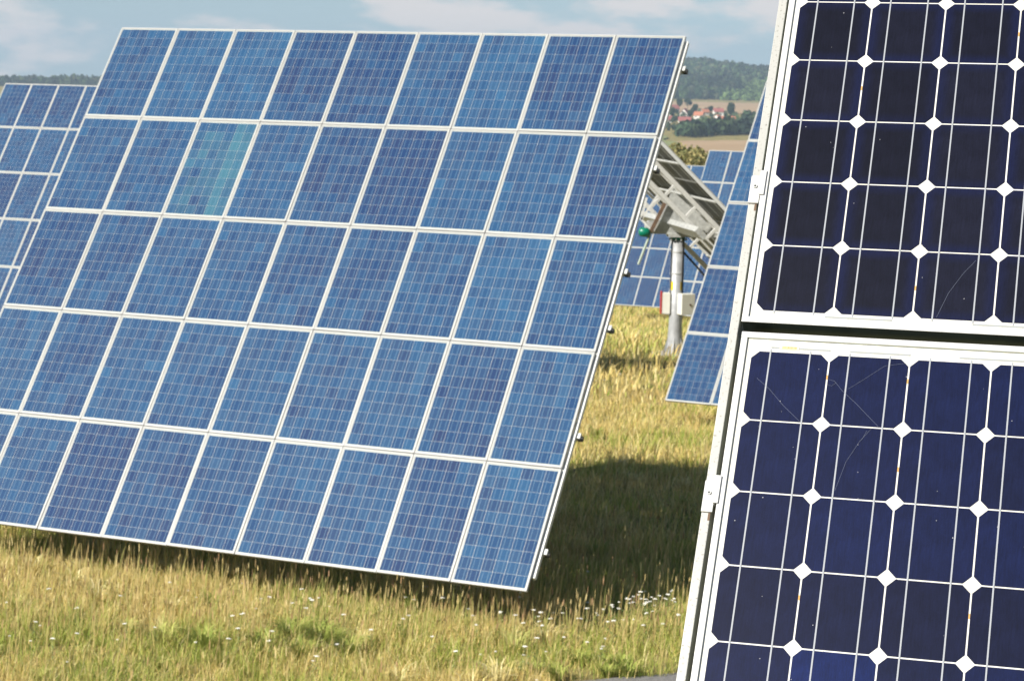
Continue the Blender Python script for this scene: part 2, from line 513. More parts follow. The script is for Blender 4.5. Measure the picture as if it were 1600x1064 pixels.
def structure(root, inv, Mp, cols, rows, pw, ph, visible_back=False):
    """pole, slewing head, torque beam, purlins and slope rails behind the panels"""
    W, H = cols * pw, rows * ph
    # rails run down the slope at every panel joint
    for c in range(cols + 1):
        x = W + 0.012 if c == cols else max(c * pw - 0.02, 0.03)
        mb = MB()
        mb.box(-0.02, 0.02, -H + 0.20, -0.06, -0.105, -0.048)
        link('slope_rail', mb.mesh('slope_rail', M_RAIL), root, inv @ Mp @ T(x, 0, 0))
    pur = MB(); pur.tube([(0.05, 0, 0), (W + 0.04, 0, 0)], 0.03, 10)
    ME_P = pur.mesh('purlin', M_GALV, True)
    capm = MB(); capm.tube([(0, 0, 0), (0.055, 0, 0)], 0.036, 10)
    clm = MB(); clm.box(-0.035, 0.015, -0.035, 0.035, 0.0, 0.045)
    ME_C, ME_K = capm.mesh('end_cap', M_BLACK), clm.mesh('clamp', M_GALV)
    for q in (0.30, 1.28, 2.25, 2.76, 3.70, 4.66):
        p = link('purlin', ME_P, root, inv @ Mp @ T(0, -q * ph * rows / 5, -0.145))
        link('end_cap', ME_C, p, T(W + 0.042, 0, 0))
        link('clamp', ME_K, p, T(W + 0.065, 0.01, 0.02))
    # two lattice girders down the slope and a torque beam across
    for x in (W * 0.34, W * 0.66):
        mb = MB()
        y0, y1 = -H * 0.06, -H * 0.94
        for z in (-0.24, -0.72):
            mb.box(x - 0.05, x + 0.05, y1, y0, z - 0.05, z + 0.05)
        k = 7
        for i in range(k):
            ya, yb = y0 + (y1 - y0) * i / k, y0 + (y1 - y0) * (i + 1) / k
            mb.bar((x, ya, -0.24), (x, ya, -0.72), 0.055)
            if i % 2 == 0:
                mb.bar((x, ya, -0.72), (x, yb, -0.24), 0.045)
        link('lattice_girder', mb.mesh('lattice_girder', M_GALV), root, inv @ Mp)
    mb = MB(); mb.box(W * 0.16, W * 0.84, -H / 2 - 0.13, -H / 2 + 0.13, -0.99, -0.775)
    link('torque_beam', mb.mesh('torque_beam', M_GALV), root, inv @ Mp)
    return Mp @ Vector((W / 2, -H / 2, -1.0))

def pole_parts(root, inv, top, gzv, yaw, extras=False):
    """galvanised mast with flared, finned foot; local origin is the foot"""
    hgt = top.z - gzv - 0.30
    mb = MB()
    mb.tube([(0, 0, -0.1), (0, 0, 0.02), (0, 0, 0.45), (0, 0, 0.8), (0, 0, hgt)], [0.27, 0.27, 0.205, 0.188, 0.185], 24, cap=True)
    pole = link('pole', mb.mesh('pole', M_POLE, True), root, inv @ T(top.x, top.y, gzv))
    fin = MB()
    fin.add([(0.15, -0.012, 0.03), (0.36, -0.012, 0.03), (0.15, -0.012, 0.62), (0.15, 0.012, 0.03), (0.36, 0.012, 0.03), (0.15, 0.012, 0.62)],
            [(0, 1, 2), (5, 4, 3), (0, 3, 4, 1), (1, 4, 5, 2), (2, 5, 3, 0)])
    ME_F = fin.mesh('foot_fin', M_POLE)
    for k in range(6):
        link('foot_fin', ME_F, pole, Matrix.Rotation(k * math.pi / 3 + 0.3, 4, 'Z'))
    mb = MB(); mb.tube([(0, 0, -0.25), (0, 0, 0.035)], 0.62, 20)
    link('footing', mb.mesh('footing', M_CONC), root, inv @ T(top.x, top.y, gzv))
    Rz = Matrix.Rotation(yaw, 4, 'Z')
    mb = MB(); mb.tube([(0, 0, 0), (0, 0, 0.10)], 0.20, 20); mb.tube([(0, 0, 0.12), (0, 0, 0.16)], 0.21, 20)
    link('slewing_ring', mb.mesh('slewing_ring', M_GREEN), root, inv @ T(top.x, top.y, gzv + hgt))
    mb = MB()
    mb.box(-0.85, 0.85, -0.24, 0.24, 0, 0.34)
    mb.box(-0.30, 0.30, -0.28, 0.28, -0.08, 0.02)
    mb.box(0.85, 0.92, -0.20, 0.20, 0.04, 0.30); mb.box(-0.92, -0.85, -0.20, 0.20, 0.04, 0.30)
    head = link('drive_head', mb.mesh('drive_head', M_GALV), root, inv @ T(top.x, top.y, gzv + hgt + 0.16) @ Rz)
    return pole, head, hgt

def panels(root, inv, Mp, cols, rows, seed, special=None, single_from=None, frame=None):
    r = random.Random(seed)
    for j in range(rows):
        for i in range(cols):
            jit = Matrix.Rotation(r.gauss(0, 0.0022), 4, 'X') @ Matrix.Rotation(r.gauss(0, 0.0022), 4, 'Y')
            Mx = inv @ Mp @ T(i * 1.0 + 0.006, -j * ASP - 0.006, r.uniform(-0.002, 0.002)) @ jit
            p = link('solar_panel', frame or ME_FRAME, root, Mx)
            link('backing_sheet', ME_SHEET, p)
            link('ribbons', ME_RIBBON, p)['kind'] = 'stuff'
            if single_from and single_from(i, j):
                base = r.choice((-0.14, -0.05, 0.04, 0.12))
                for b in range(10):
                    for a in range(6):
                        c = link('solar_cell', ME_CELL, p, T(CX0 + a * CP, -CY0 - b * CP, -0.0045))
                        c.color = poly_tint(r, base)
            else:
                me = GRID_TEAL if special == (i, j) else r.choice(GRIDS)
                link('cell_grid', me, p)['kind'] = 'stuff'

def tracker(org, yaw, tilt, label, seed, cols=9, rows=5, group='blue panel trackers in the meadow', special=None, single_from=None):
    Mp = plane_matrix(org, yaw, tilt)
    c = Mp @ Vector((cols / 2, -rows * ASP / 2, -1.0))
    g = gz(c.x, c.y)
    root = empty('solar_tracker', (c.x, c.y, g))
    inv = T(-c.x, -c.y, -g)
    tag(root, label, 'solar tracker', group)
    panels(root, inv, Mp, cols, rows, seed, special, single_from)
    structure(root, inv, Mp, cols, rows, 1.0, ASP)
    pole_parts(root, inv, c, g, math.radians(yaw))
    return root, inv, Mp, c, g

tracker((-5.967, 33.560, 7.024), -24.34, 53.64, 'large tilted array of blue panels with one pale teal panel in its second row',
        1, special=(2, 1), single_from=lambda i, j: j == 4 and i >= 4)
tracker((5.43, 48.72, 6.44), -27.7, 52.4, 'tilted blue panel array half hidden behind the near dark panels', 2)
tracker((-15.95, 69.31, 5.78), -23.3, 54.2, 'tilted blue panel array standing behind the large array under the dark wooded skyline', 3)
tracker((6.84, 110.18, 2.11), -24.5, 54.0, 'far blue panel array low on the slope behind the mast with the grey box', 4)
tracker((8.22, 94.59, 3.37), -25.7, 53.9, 'far blue panel array rising just above the hedge, right of the mast', 5)
tracker((-9.75, 55.6, 6.1), -24.3, 53.6, 'blue panel array wholly hidden behind the large array, its shadow tip on the grass', 6, cols=8)

# the tracker seen from behind, turned away to the right
def back_tracker():
    yaw, tilt = 100.0, 44.0
    h, s, n = axes(math.radians(yaw), math.radians(tilt))
    C = Vector((4.6, 61.0, 3.2))
    org = C - h * 4.5 - s * (2.5 * ASP)
    Mp = plane_matrix(org, yaw, tilt)
    c = Vector((4.52, 61.0, 2.30))
    g = gz(c.x, c.y)
    root = empty('solar_tracker', (c.x, c.y, g)); inv = T(-c.x, -c.y, -g)
    tag(root, 'panel array seen from behind, its lattice frame on a galvanised mast with a grey box', 'solar tracker', 'blue panel trackers in the meadow')
    panels(root, inv, Mp, 9, 5, 12, frame=frame_mesh('slim_frame', PW, PH, 0.022, 0.014, M_FRAME))
    W, H = 9.0, 5 * ASP
    for x in (0.04, 3.9, 8.96):
        mb = MB(); mb.box(-0.03, 0.03, -H + 0.1, -0.1, -0.10, -0.02)
        link('slope_rail', mb.mesh('slope_rail', M_RAIL), root, inv @ Mp @ T(x, 0, 0))
    for x in (2.4, 6.4):                                   # ladder girders
        mb = MB()
        for z in (-0.20, -0.66):
            mb.box(x - 0.06, x + 0.06, -H * 0.92, -H * 0.08, z - 0.06, z + 0.06)
        for k in range(9):
            y = -H * (0.10 + 0.10 * k)
            mb.bar((x, y, -0.66), (x, y, -0.20), 0.075)
        link('lattice_girder', mb.mesh('lattice_girder', M_RAIL), root, inv @ Mp)
    for k, y in enumerate((0.30, 0.47, 0.66, 0.84)):
        mb = MB(); mb.bar((0.1, -H * y, -0.10), (8.9, -H * y, -0.10), 0.05)
        link('purlin', mb.mesh('purlin', M_GALV), root, inv @ Mp)
    mb = MB(); mb.box(1.2, 7.8, -H * 0.56, -H * 0.52, -0.86, -0.70)
    link('torque_beam', mb.mesh('torque_beam', M_GALV), root, inv @ Mp)
    pole, head, hgt = pole_parts(root, inv, c, g, math.radians(4))
    # gusset plates joining head and girder
    zt = g + hgt
    for dy in (-0.30, 0.30):
        mb = MB(); d = 0.02
        pr = [(-0.55, 0.45), (0.30, 0.45), (0.85, 0.10), (1.55, 0.02), (1.0, 0.55), (-0.15, 1.40)]
        vs = [(x, dy - d, z) for x, z in pr] + [(x, dy + d, z) for x, z in pr]
        k = len(pr)
        mb.add(vs, [tuple(range(k)), tuple(range(k, 2 * k))[::-1]] + [(i, (i + 1) % k + 0, (i + 1) % k + k, i + k)[::-1] for i in range(k)])
        link('gusset_plate', mb.mesh('gusset_plate', M_GALV), root, inv @ T(c.x, c.y, zt + 0.02))
    # linear actuator with green motor and hanging spindle guard
    base = T(c.x, c.y, zt)
    mb = MB(); mb.bar((-0.78, -0.42, 0.24), (-0.42, -0.42, 1.02), 0.10, 0.10)
    link('actuator_strut', mb.mesh('actuator_strut', M_RUST), root, inv @ base)
    mb = MB(); mb.tube([(-1.12, -0.42, 0.22), (-1.07, -0.42, 0.22), (-0.86, -0.42, 0.20), (-0.80, -0.42, 0.20)], [0.05, 0.13, 0.13, 0.06], 12)
    link('actuator_motor', mb.mesh('actuator_motor', M_GREEN, True), root, inv @ base)
    mb = MB(); mb.tube([(-0.80, -0.42, 0.16), (-1.10, -0.42, -0.68)], 0.035, 8)
    link('spindle_guard', mb.mesh('spindle_guard', mat('pale_tube', (0.36, 0.42, 0.34), 0.5)), root, inv @ base)
    for a, b in (((-0.62, -0.3, 1.22), (-1.05, -0.3, 0.55)), ((-1.05, -0.3, 0.55), (-0.72, -0.3, 0.22)), ((-1.05, -0.3, 0.55), (-0.92, -0.3, 1.15))):
        mb = MB(); mb.bar(a, b, 0.055)
        link('lattice_bar', mb.mesh('lattice_bar', M_RAIL), root, inv @ base)
    mb = MB(); mb.tube([(0.12, 0.1, -0.3), (0.55, 0.1, -0.75), (1.0, 0.1, -1.25)], 0.03, 8)
    link('cable', mb.mesh('cable', M_BLACK), root, inv @ base)
    for (dx, dy, z1) in ((0.13, -0.15, 1.72), (0.16, -0.12, 1.72), (-0.17, -0.10, 1.70)):
        mb = MB(); mb.tube([(dx * .6, dy * 1.6, hgt + .35), (dx, dy * 1.15, hgt - .15), (dx * 1.04, dy * 1.04, hgt * .75), (dx * 1.04, dy * 1.04, z1)], 0.013, 6)
        link('cable', mb.mesh('cable', M_BLACK), root, inv @ T(c.x, c.y, g))
    for z1 in (hgt - 0.35, hgt - 0.95):
        mb = MB(); mb.tube([(0, 0, z1), (0, 0, z1 + .03)], 0.197, 20)
        link('cable_strap', mb.mesh('cable_strap', M_GALV), root, inv @ T(c.x, c.y, g))
    mb = MB()
    for k in range(10):
        a = k * .628; mb.tube([(.235 * math.cos(a), .235 * math.sin(a), 0), (.235 * math.cos(a), .235 * math.sin(a), .06)], 0.018, 6)
    link('ring_bolts', mb.mesh('ring_bolts', M_GALV), root, inv @ T(c.x, c.y, zt - .02))['kind'] = 'stuff'
    # boxes and stickers on the mast
    me = MB(); me.box(0, 0.42, -0.26, 0, 0, 0.58)
    bx = link('control_box', bevelled(me.mesh('control_box', M_BOX), 0.012), root, inv @ T(c.x + 0.02, c.y - 0.17, g + 1.14) @ Matrix.Rotation(math.radians(24), 4, 'Z'))
    kn = MB(); kn.tube([(0.27, -0.262, 0.28), (0.27, -0.275, 0.28)], 0.03, 10)
    link('box_latch', kn.mesh('box_latch', M_RUST), bx)
    me = MB(); me.box(-0.40, -0.17, -0.16, 0.05, 0, 0.58)
    b2 = link('side_box', bevelled(me.mesh('side_box', M_BOX), 0.01), root, inv @ T(c.x, c.y, g + 1.14))
    me = MB(); me.box(-0.44, -0.405, -0.17, 0.06, 0.0, 0.62)
    link('red_cover', me.mesh('red_cover', M_RED), b2)
    for a0, a1 in ((-2.75, -2.15), (-1.12, -0.55)):
        vs, fs = [], []
        for k in range(7):
            a = a0 + (a1 - a0) * k / 6
            for z in (1.80, 2.04):
                vs.append((0.192 * math.cos(a), 0.192 * math.sin(a), z))
        fs = [(2 * k, 2 * k + 2, 2 * k + 3, 2 * k + 1) for k in range(6)]
        mb = MB(); mb.add(vs, fs)
        link('warning_sticker', mb.mesh('warning_sticker', M_YELLOW), pole)
back_tracker()

# ------------------------------------------------------------------ near array of dark monocrystalline panels
def near_array():
    PX, PY = 0.128, 0.12635
    MW, MH = 6 * PX + 0.038, 12 * PY + 0.056       # panel outer size
    GAPV, GAPH = 0.0185, 0.020
    Mi = plane_matrix((0.4976, 3.9737, 6.634), -15.72, 54.61)
    # Mi origin = corner of the first cell column, seven rows below the top panel's first row
    Mp = Mi @ T(-0.019, 7 * PY + 0.032, 0.0045)
    cols, rows = 11, 5
    c = Mp @ Vector((cols * (MW + GAPH) / 2, -rows * (MH + GAPV) / 2, -1.0))
    g = gz(c.x, c.y)
    root = empty('solar_tracker', (c.x, c.y, g)); inv = T(-c.x, -c.y, -g)
    tag(root, 'near array of dark navy panels with chamfered cells and bright white frames', 'solar tracker')
    # frame: an outer box section with a thin inner lip
    mb = MB(); bar, dep = 0.0105, 0.040
    for (x0, x1, y0, y1) in ((0, MW, -bar, 0), (0, MW, -MH, -MH + bar)):
        mb.box(x0, x1, y0, y1, -dep, 0)
    for (x0, x1) in ((0, bar), (MW - bar, MW)):
        mb.box(x0, x1, -MH + bar, -bar, -dep, -0.0004)
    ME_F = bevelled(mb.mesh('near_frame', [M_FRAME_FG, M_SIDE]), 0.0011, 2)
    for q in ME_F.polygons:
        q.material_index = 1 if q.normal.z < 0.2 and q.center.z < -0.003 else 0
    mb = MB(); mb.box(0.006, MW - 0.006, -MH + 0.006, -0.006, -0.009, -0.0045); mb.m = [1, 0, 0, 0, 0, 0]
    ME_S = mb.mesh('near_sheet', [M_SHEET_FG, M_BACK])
    cx0, cy0 = 0.019, 0.032
    def octa(mb, x, y, z0, z1):
        hx, hy, ch = PX / 2 - 0.0014, PY / 2 - 0.0012, 0.0125
        pts = [(-hx + ch, -hy), (hx - ch, -hy), (hx, -hy + ch), (hx, hy - ch), (hx - ch, hy), (-hx + ch, hy), (-hx, hy - ch), (-hx, -hy + ch)]
        vs = [(x + a, y + b, z0) for a, b in pts] + [(x + a, y + b, z1) for a, b in pts]
        mb.add(vs, [tuple(range(8, 16))] + [(i, (i + 1) % 8, (i + 1) % 8 + 8, i + 8) for i in range(8)])
    mb = MB(); octa(mb, 0, 0, 0, 0.0005); ME_CELLM = mb.mesh('mono_cell', M_MONO)
    mb = MB()
    for j in range(12):
        for i in range(6):
            octa(mb, cx0 + (i + 0.5) * PX, -cy0 - (j + 0.5) * PY, -0.0045, -0.0040)
    ME_G = mb.mesh('mono_grid', M_MONO)
    mb = MB(); mb.box(-0.0012, 0.0012, -12 * PY - 0.003, 0.004, 0, 0.0004)
    ME_R = mb.mesh('mono_ribbon', M_RIBBON)
    mb = MB()
    for i in range(6):
        for q in (0.248, 0.752):
            x = cx0 + (i + q) * PX
            mb.box(x - 0.0012, x + 0.0012, -cy0 - 12 * PY - 0.003, -cy0 + 0.004, -0.0040, -0.0036)
    ME_RG = mb.mesh('mono_ribbons', M_RIBBON)
    r = random.Random(5)
    seen = {}
    for j in range(rows):
        for i in range(cols):
            dx = 0.0038 if j >= 1 else 0.0
            P = inv @ Mp @ T(i * (MW + GAPH) + dx, -j * (MH + GAPV), 0)
            p = link('solar_panel', ME_F, root, P)
            link('backing_sheet', ME_S, p)
            if i == 0 and j < 2:
                for b in range(12):
                    for a in range(6):
                        o = link('solar_cell', ME_CELLM, p, T(cx0 + (a + 0.5) * PX, -cy0 - (b + 0.5) * PY, -0.0045))
                        if j == 0:      # blue-black, rim bluer than the middle
                            k = r.uniform(0.75, 1.15)
                            o.color = (0.0056 * k, 0.0062 * k, 0.0140 * k, r.uniform(0.35, 0.75))
                        else:           # navy, some cells clearly bluer
                            k = r.random()
                            t = 1.0 if k > 0.86 else (0.45 * r.random() + 0.1)
                            lo, hi = (0.0044, 0.0056, 0.0175), (0.0040, 0.0100, 0.056)
                            o.color = tuple(lo[q] + (hi[q] - lo[q]) * t for q in range(3)) + (r.uniform(0.0, 0.25),)
                for a in range(6):
                    for q in (0.248, 0.752):
                        link('ribbon', ME_R, p, T(cx0 + (a + q) * PX, -cy0, -0.0040))
                seen[j] = p
            else:
                o = link('cell_grid', ME_G, p); o['kind'] = 'stuff'; o.color = (0.007, 0.008, 0.02, 0.3)
                link('ribbons', ME_RG, p)['kind'] = 'stuff'
    # cross strips joining the cell strings at the panel ends
    def strip(p, x0, x1, y, w=0.0028):
        mb = MB(); mb.box(x0, x1, y - w / 2, y + w / 2, -0.0045, -0.0038)
        link('cross_strip', mb.mesh('cross_strip', M_TAB), p)
    yt, yb = -cy0 + 0.0072, -cy0 - 12 * PY - 0.0055
    strip(seen[1], cx0 + 0.0315, cx0 + 0.128, yt)
    strip(seen[1], cx0 + PX * 1.245, cx0 + PX * 2.0, yt)
    strip(seen[1], cx0 + PX * 2.6, cx0 + PX * 4.0, yt)
    strip(seen[0], cx0 + PX * 0.9, cx0 + PX * 1.752, yb)
    strip(seen[0], cx0 + PX * 2.75, cx0 + PX * 4.2, yb)
    # small paper label with worn orange print
    mb = MB(); mb.box(0, 0.031, -0.0068, 0, 0, 0.0004)
    st = link('paper_label', mb.mesh('paper_label', M_STICK), seen[1], T(cx0 + 0.046, -cy0 + 0.0112, -0.0038))
    rr = random.Random(3); x = 0.004
    mb = MB()
    while x < 0.0275:
        w = rr.uniform(0.0008, 0.0018)
        mb.box(x, x + w, -0.0052 + rr.uniform(0, 0.0006), -0.0015, 0.0004, 0.0006); x += w + 0.0007
    mb.box(0.004, 0.027, -0.0059, -0.0055, 0.0004, 0.0006)
    link('label_print', mb.mesh('label_print', M_PRINT), st)
    # hairline cracks, dust specks and tarnished spots
    def crack(p, pts, w=0.00035):
        mb = MB()
        P = [Vector((cx0 + a * PX, -cy0 - b * PY, -0.0036)) for a, b in pts]
        for a, b in zip(P[:-1], P[1:]):
            mb.bar(a, b, w, 0.0002)
        link('hairline_crack', mb.mesh('hairline_crack', M_SCR), p)
    crack(seen[1], [(0.12, 0.40), (0.30, 0.55), (0.50, 0.77), (0.73, 0.98)])
    crack(seen[1], [(1.02, 0.36), (1.10, 0.38), (1.20, 0.50), (1.40, 0.68), (1.70, 0.98)])
    crack(seen[1], [(1.02, 0.44), (1.07, 0.45), (1.12, 0.40)], 0.0003)
    crack(seen[1], [(1.62, 1.02), (1.50, 1.2), (1.36, 1.5), (1.27, 1.9)])
    crack(seen[1], [(1.57, 1.05), (1.53, 1.16), (1.50, 1.2)], 0.0003)
    crack(seen[1], [(1.28, 0.48), (1.45, 0.34), (1.70, 0.12), (1.98, 0.06)], 0.0003)
    crack(seen[0], [(2.30, 11.97), (2.42, 11.6), (2.58, 11.3), (2.72, 11.1)], 0.0004)
    mb = MB()
    mb.tube([(0, 0, 0), (0, 0, 0.0005)], 0.0009, 7); ME_SP = mb.mesh('dust_speck', M_SPECK)
    for k in range(46):
        j = 0 if k < 16 else 1
        a = r.uniform(0.1, 4.0); b = r.uniform(5.2, 12) if j == 0 else r.uniform(0.1, 5)
        s_ = r.uniform(0.4, 1.1)
        link('dust_speck', ME_SP, seen[j], T(cx0 + a * PX, -cy0 - b * PY, -0.0039) @ Matrix.Diagonal((s_, s_, 1, 1)))
    mb = MB(); mb.box(-0.0011, 0.0011, -0.004, 0.004, 0, 0.0003); ME_T = mb.mesh('tarnish_spot', M_TARNISH)
    for j, a, b in ((1, 1, 0.33), (1, 2, 0.32), (1, 2, 1.55), (1, 1, 3.35), (1, 3, 3.4), (0, 1, 8.45), (0, 2, 11.55), (0, 3, 7.5)):
        link('tarnish_spot', ME_T, seen[j], T(cx0 + a * PX, -cy0 - b * PY, -0.0044))
    # side rail with clamps, inner slot between rail and frame
    L = rows * (MH + GAPV)
    mb = MB()
    mb.box(-0.0195, -0.0048, -L + 0.1, 0.15, -0.075, -0.0085)
    mb.box(-0.0048, 0.012, -L + 0.1, 0.15, -0.075, -0.066)
    rail = link('side_rail', bevelled(mb.mesh('side_rail', M_SPECKRAIL), 0.0012, 2), root, inv @ Mp)
    for k, v in enumerate((-1.6, 3.08, 7.63, 14.5, 20.1, 27.0, 32.5, 40)):
        y = -(7 + v) * PY - 0.032
        mb = MB()
        mb.box(-0.0200, -0.0020, -0.034, 0.020, -0.0085, -0.0045)
        mb.box(-0.0020, 0.0008, -0.021, 0.027, -0.012, 0.0006)
        mb.box(-0.0040, 0.0062, -0.021, 0.027, 0.0006, 0.0030)
        cl = link('end_clamp', bevelled(mb.mesh('end_clamp', M_FRAME_FG), 0.0006, 1), rail, T(0, y, 0))
        mb = MB()
        mb.tube([(-0.0112, -0.0015, -0.0046), (-0.0112, -0.0015, -0.0022)], 0.0040, 6)
        link('bolt', mb.mesh('bolt', M_GALV), cl)
        mb = MB(); mb.tube([(-0.0112, -0.0015, -0.0022), (-0.0112, -0.0015, -0.0020)], 0.0018, 8)
        link('bolt_socket', mb.mesh('bolt_socket', M_BLACK), cl)
        mb = MB(); mb.box(-0.0085, -0.0050, -0.0475, -0.0345, -0.0090, -0.0079)
        link('rail_slot', mb.mesh('rail_slot', M_RUST), cl)
    # purlins behind every panel joint, their dark colour painting in the shade of the gaps
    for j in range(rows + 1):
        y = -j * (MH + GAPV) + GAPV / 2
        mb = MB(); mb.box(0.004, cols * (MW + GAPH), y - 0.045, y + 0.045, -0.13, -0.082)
        link('purlin', mb.mesh('purlin', M_SHADE_STEEL), root, inv @ Mp)
    for i in range(1, cols):
        mb = MB(); x = i * (MW + GAPH) - GAPH / 2
        mb.box(x - 0.025, x + 0.025, -L + 0.1, 0.05, -0.080, -0.045)
        link('slope_rail', mb.mesh('slope_rail', M_RAIL), root, inv @ Mp)
    W = cols * (MW + GAPH)
    for x in (W * 0.34, W * 0.66):
        mb = MB()
        for z in (-0.24, -0.72):
            mb.box(x - 0.05, x + 0.05, -L * 0.94, -L * 0.06, z - 0.05, z + 0.05)
        for k in range(8):
            y = -L * (0.08 + 0.12 * k)
            mb.bar((x, y, -0.72), (x, y, -0.24), 0.055)
        link('lattice_girder', mb.mesh('lattice_girder', M_GALV), root, inv @ Mp)
    mb = MB(); mb.box(W * 0.16, W * 0.84, -L / 2 - 0.13, -L / 2 + 0.13, -0.99, -0.775)
    link('torque_beam', mb.mesh('torque_beam', M_GALV), root, inv @ Mp)
    pole_parts(root, inv, c, g, math.radians(-15.7))
near_array()

# ------------------------------------------------------------------ meadow grass
def vnoise(x, y, scale, seed):
    """smooth value noise in numpy"""
    rs = np.random.default_rng(seed)
    tab = rs.random((64, 64))
    x = np.asarray(x) / scale; y = np.asarray(y) / scale
    xi, yi = np.floor(x).astype(int), np.floor(y).astype(int)
    fx, fy = x - xi, y - yi
    fx = fx * fx * (3 - 2 * fx); fy = fy * fy * (3 - 2 * fy)
    q = lambda a, b: tab[a % 64, b % 64]
    return (q(xi, yi) * (1 - fx) + q(xi + 1, yi) * fx) * (1 - fy) + (q(xi, yi + 1) * (1 - fx) + q(xi + 1, yi + 1) * fx) * fy

def on_path(x, y):
    # distance from the path strip in its own axes
    d = np.array([13.4, 5.95]); d = d / np.linalg.norm(d)
    u = (x - 0.6) * d[0] + (y - 23.62) * d[1]
    v = -(x - 0.6) * d[1] + (y - 23.62) * d[0]
    wob = 0.10 * np.sin(u * 5.0) + 0.07 * np.sin(u * 13.0 + 1)
    return (v < 0.0 + wob) & (v > -3.2) & (u > -0.25 + wob)

def greenness(x, y):
    g = 0.55 * vnoise(x, y, 1.9, 1) + 0.30 * vnoise(x, y, 0.55, 2) + 0.15 * vnoise(x, y, 5.0, 3)
    return np.clip((g - 0.42) / 0.22, 0, 1)

def build_blades(N, ylo, yhi, hmean, wmean, seed, ypow=1.0):
    r = np.random.default_rng(seed)
    u = r.random(N)
    y = np.sqrt(ylo ** 2 + (yhi ** 2 - ylo ** 2) * u)
    x = (r.random(N) * 2 - 1) * (0.29 * y + 1.0)
    keep = ~on_path(x, y)
    x, y = x[keep], y[keep]
    n = len(x)
    # tussocks: pull blades together
    tx, ty = x + (vnoise(x, y, 0.23, 5) - 0.5) * 0.25, y + (vnoise(x, y, 0.23, 6) - 0.5) * 0.25
    x, y = tx, ty
    z = ground(x, y) - 0.01
    gr = greenness(x, y)
    hh = hmean * np.clip(r.lognormal(0, 0.35, n), 0.4, 2.2) * (0.65 + 0.7 * vnoise(x, y, 1.1, 8))
    ww = wmean * (0.6 + 0.8 * r.random(n))
    th = r.random(n) * 2 * np.pi
    lean = hh * (0.10 + 0.85 * r.random(n) ** 1.5); la = r.random(n) * 2 * np.pi
    lx, ly = np.cos(la) * lean + 0.06 * hh, np.sin(la) * lean
    dx, dy = np.cos(th) * ww / 2, np.sin(th) * ww / 2
    V = np.empty((n, 5, 3), np.float32)
    V[:, 0] = np.stack([x - dx, y - dy, z], 1)
    V[:, 1] = np.stack([x + dx, y + dy, z], 1)
    V[:, 2] = np.stack([x + lx * .35 + dx * .8, y + ly * .35 + dy * .8, z + hh * .6], 1)
    V[:, 3] = np.stack([x + lx * .35 - dx * .8, y + ly * .35 - dy * .8, z + hh * .6], 1)
    V[:, 4] = np.stack([x + lx, y + ly, z + hh], 1)
    straw = np.array([[.71, .57, .23], [.63, .50, .175], [.76, .65, .33], [.56, .42, .15]])
    green = np.array([[.30, .36, .065], [.38, .42, .09], [.22, .29, .055], [.46, .48, .13]])
    isg = r.random(n) < (0.11 + 0.62 * gr ** 1.3)
    c = np.where(isg[:, None], green[r.integers(0, 4, n)], straw[r.integers(0, 4, n)]) * (0.90 + 0.2 * r.random((n, 1)))
    return V, c

def blades_object(name, parts, label):
    V = np.concatenate([p[0] for p in parts]); C = np.concatenate([p[1] for p in parts])
    n = len(V)
    me = bpy.data.meshes.new(name)
    me.vertices.add(n * 5); me.vertices.foreach_set('co', V.reshape(-1))
    b = (np.arange(n) * 5)[:, None]
    loops = np.concatenate([b + np.array([[0, 1, 2, 3]]), b + np.array([[3, 2, 4]])], 1).reshape(-1)
    me.loops.add(n * 7); me.loops.foreach_set('vertex_index', loops.astype(np.int32))
    me.polygons.add(n * 2)
    st = (np.arange(n) * 7)[:, None] + np.array([[0, 4]])
    me.polygons.foreach_set('loop_start', st.reshape(-1).astype(np.int32))
    me.update(calc_edges=True)
    at = me.attributes.new('tint', 'FLOAT_COLOR', 'FACE')
    c4 = np.concatenate([C, np.ones((n, 1))], 1).astype(np.float32)
    at.data.foreach_set('color', np.repeat(c4, 2, axis=0).ravel())
    me.materials.append(M_GRASS)
    return tag(link(name, me), label, 'grass', kind='stuff')

def tussocks(spec, seed):
    """arching fountains of long blades"""
    r = np.random.default_rng(seed)
    Vs, Cs = [], []
    for (cx, cy, nb, hgt, kind) in spec:
        n = nb
        a = r.random(n) * 2 * np.pi; q = np.sqrt(r.random(n)) * hgt * .35
        x, y = cx + np.cos(a) * q, cy + np.sin(a) * q
        k = ~on_path(x, y); x, y, a = x[k], y[k], a[k]; n = len(x)
        if n == 0: continue
        z = ground(x, y) - .01
        h = hgt * (.55 + .6 * r.random(n)); out = h * (.35 + .65 * r.random(n))
        ww = .008 + .005 * r.random(n)
        dx, dy = -np.sin(a) * ww / 2, np.cos(a) * ww / 2
        V = np.empty((n, 5, 3), np.float32)
        V[:, 0] = np.stack([x - dx, y - dy, z], 1); V[:, 1] = np.stack([x + dx, y + dy, z], 1)
        mx, my = x + np.cos(a) * out * .35, y + np.sin(a) * out * .35
        V[:, 2] = np.stack([mx + dx, my + dy, z + h * .75], 1); V[:, 3] = np.stack([mx - dx, my - dy, z + h * .75], 1)
        V[:, 4] = np.stack([x + np.cos(a) * out, y + np.sin(a) * out, z + h * (.75 + .2 * r.random(n))], 1)
        pal = np.array([[[.32, .37, .085], [.40, .42, .11], [.26, .32, .07]], [[.70, .60, .28], [.62, .52, .20], [.74, .66, .36]], [[.50, .50, .16], [.42, .45, .12], [.58, .53, .22]]])[kind]
        Vs.append(V); Cs.append(pal[r.integers(0, 3, n)] * (.88 + .24 * r.random((n, 1))))
    return np.concatenate(Vs), np.concatenate(Cs)
_q = random.Random(31)
TUFT = [(-2.25 + _q.gauss(0, .5), 24.75 + _q.gauss(0, .3), 170, _q.uniform(.24, .36), 0) for _ in range(13)]       # the fresh green patch
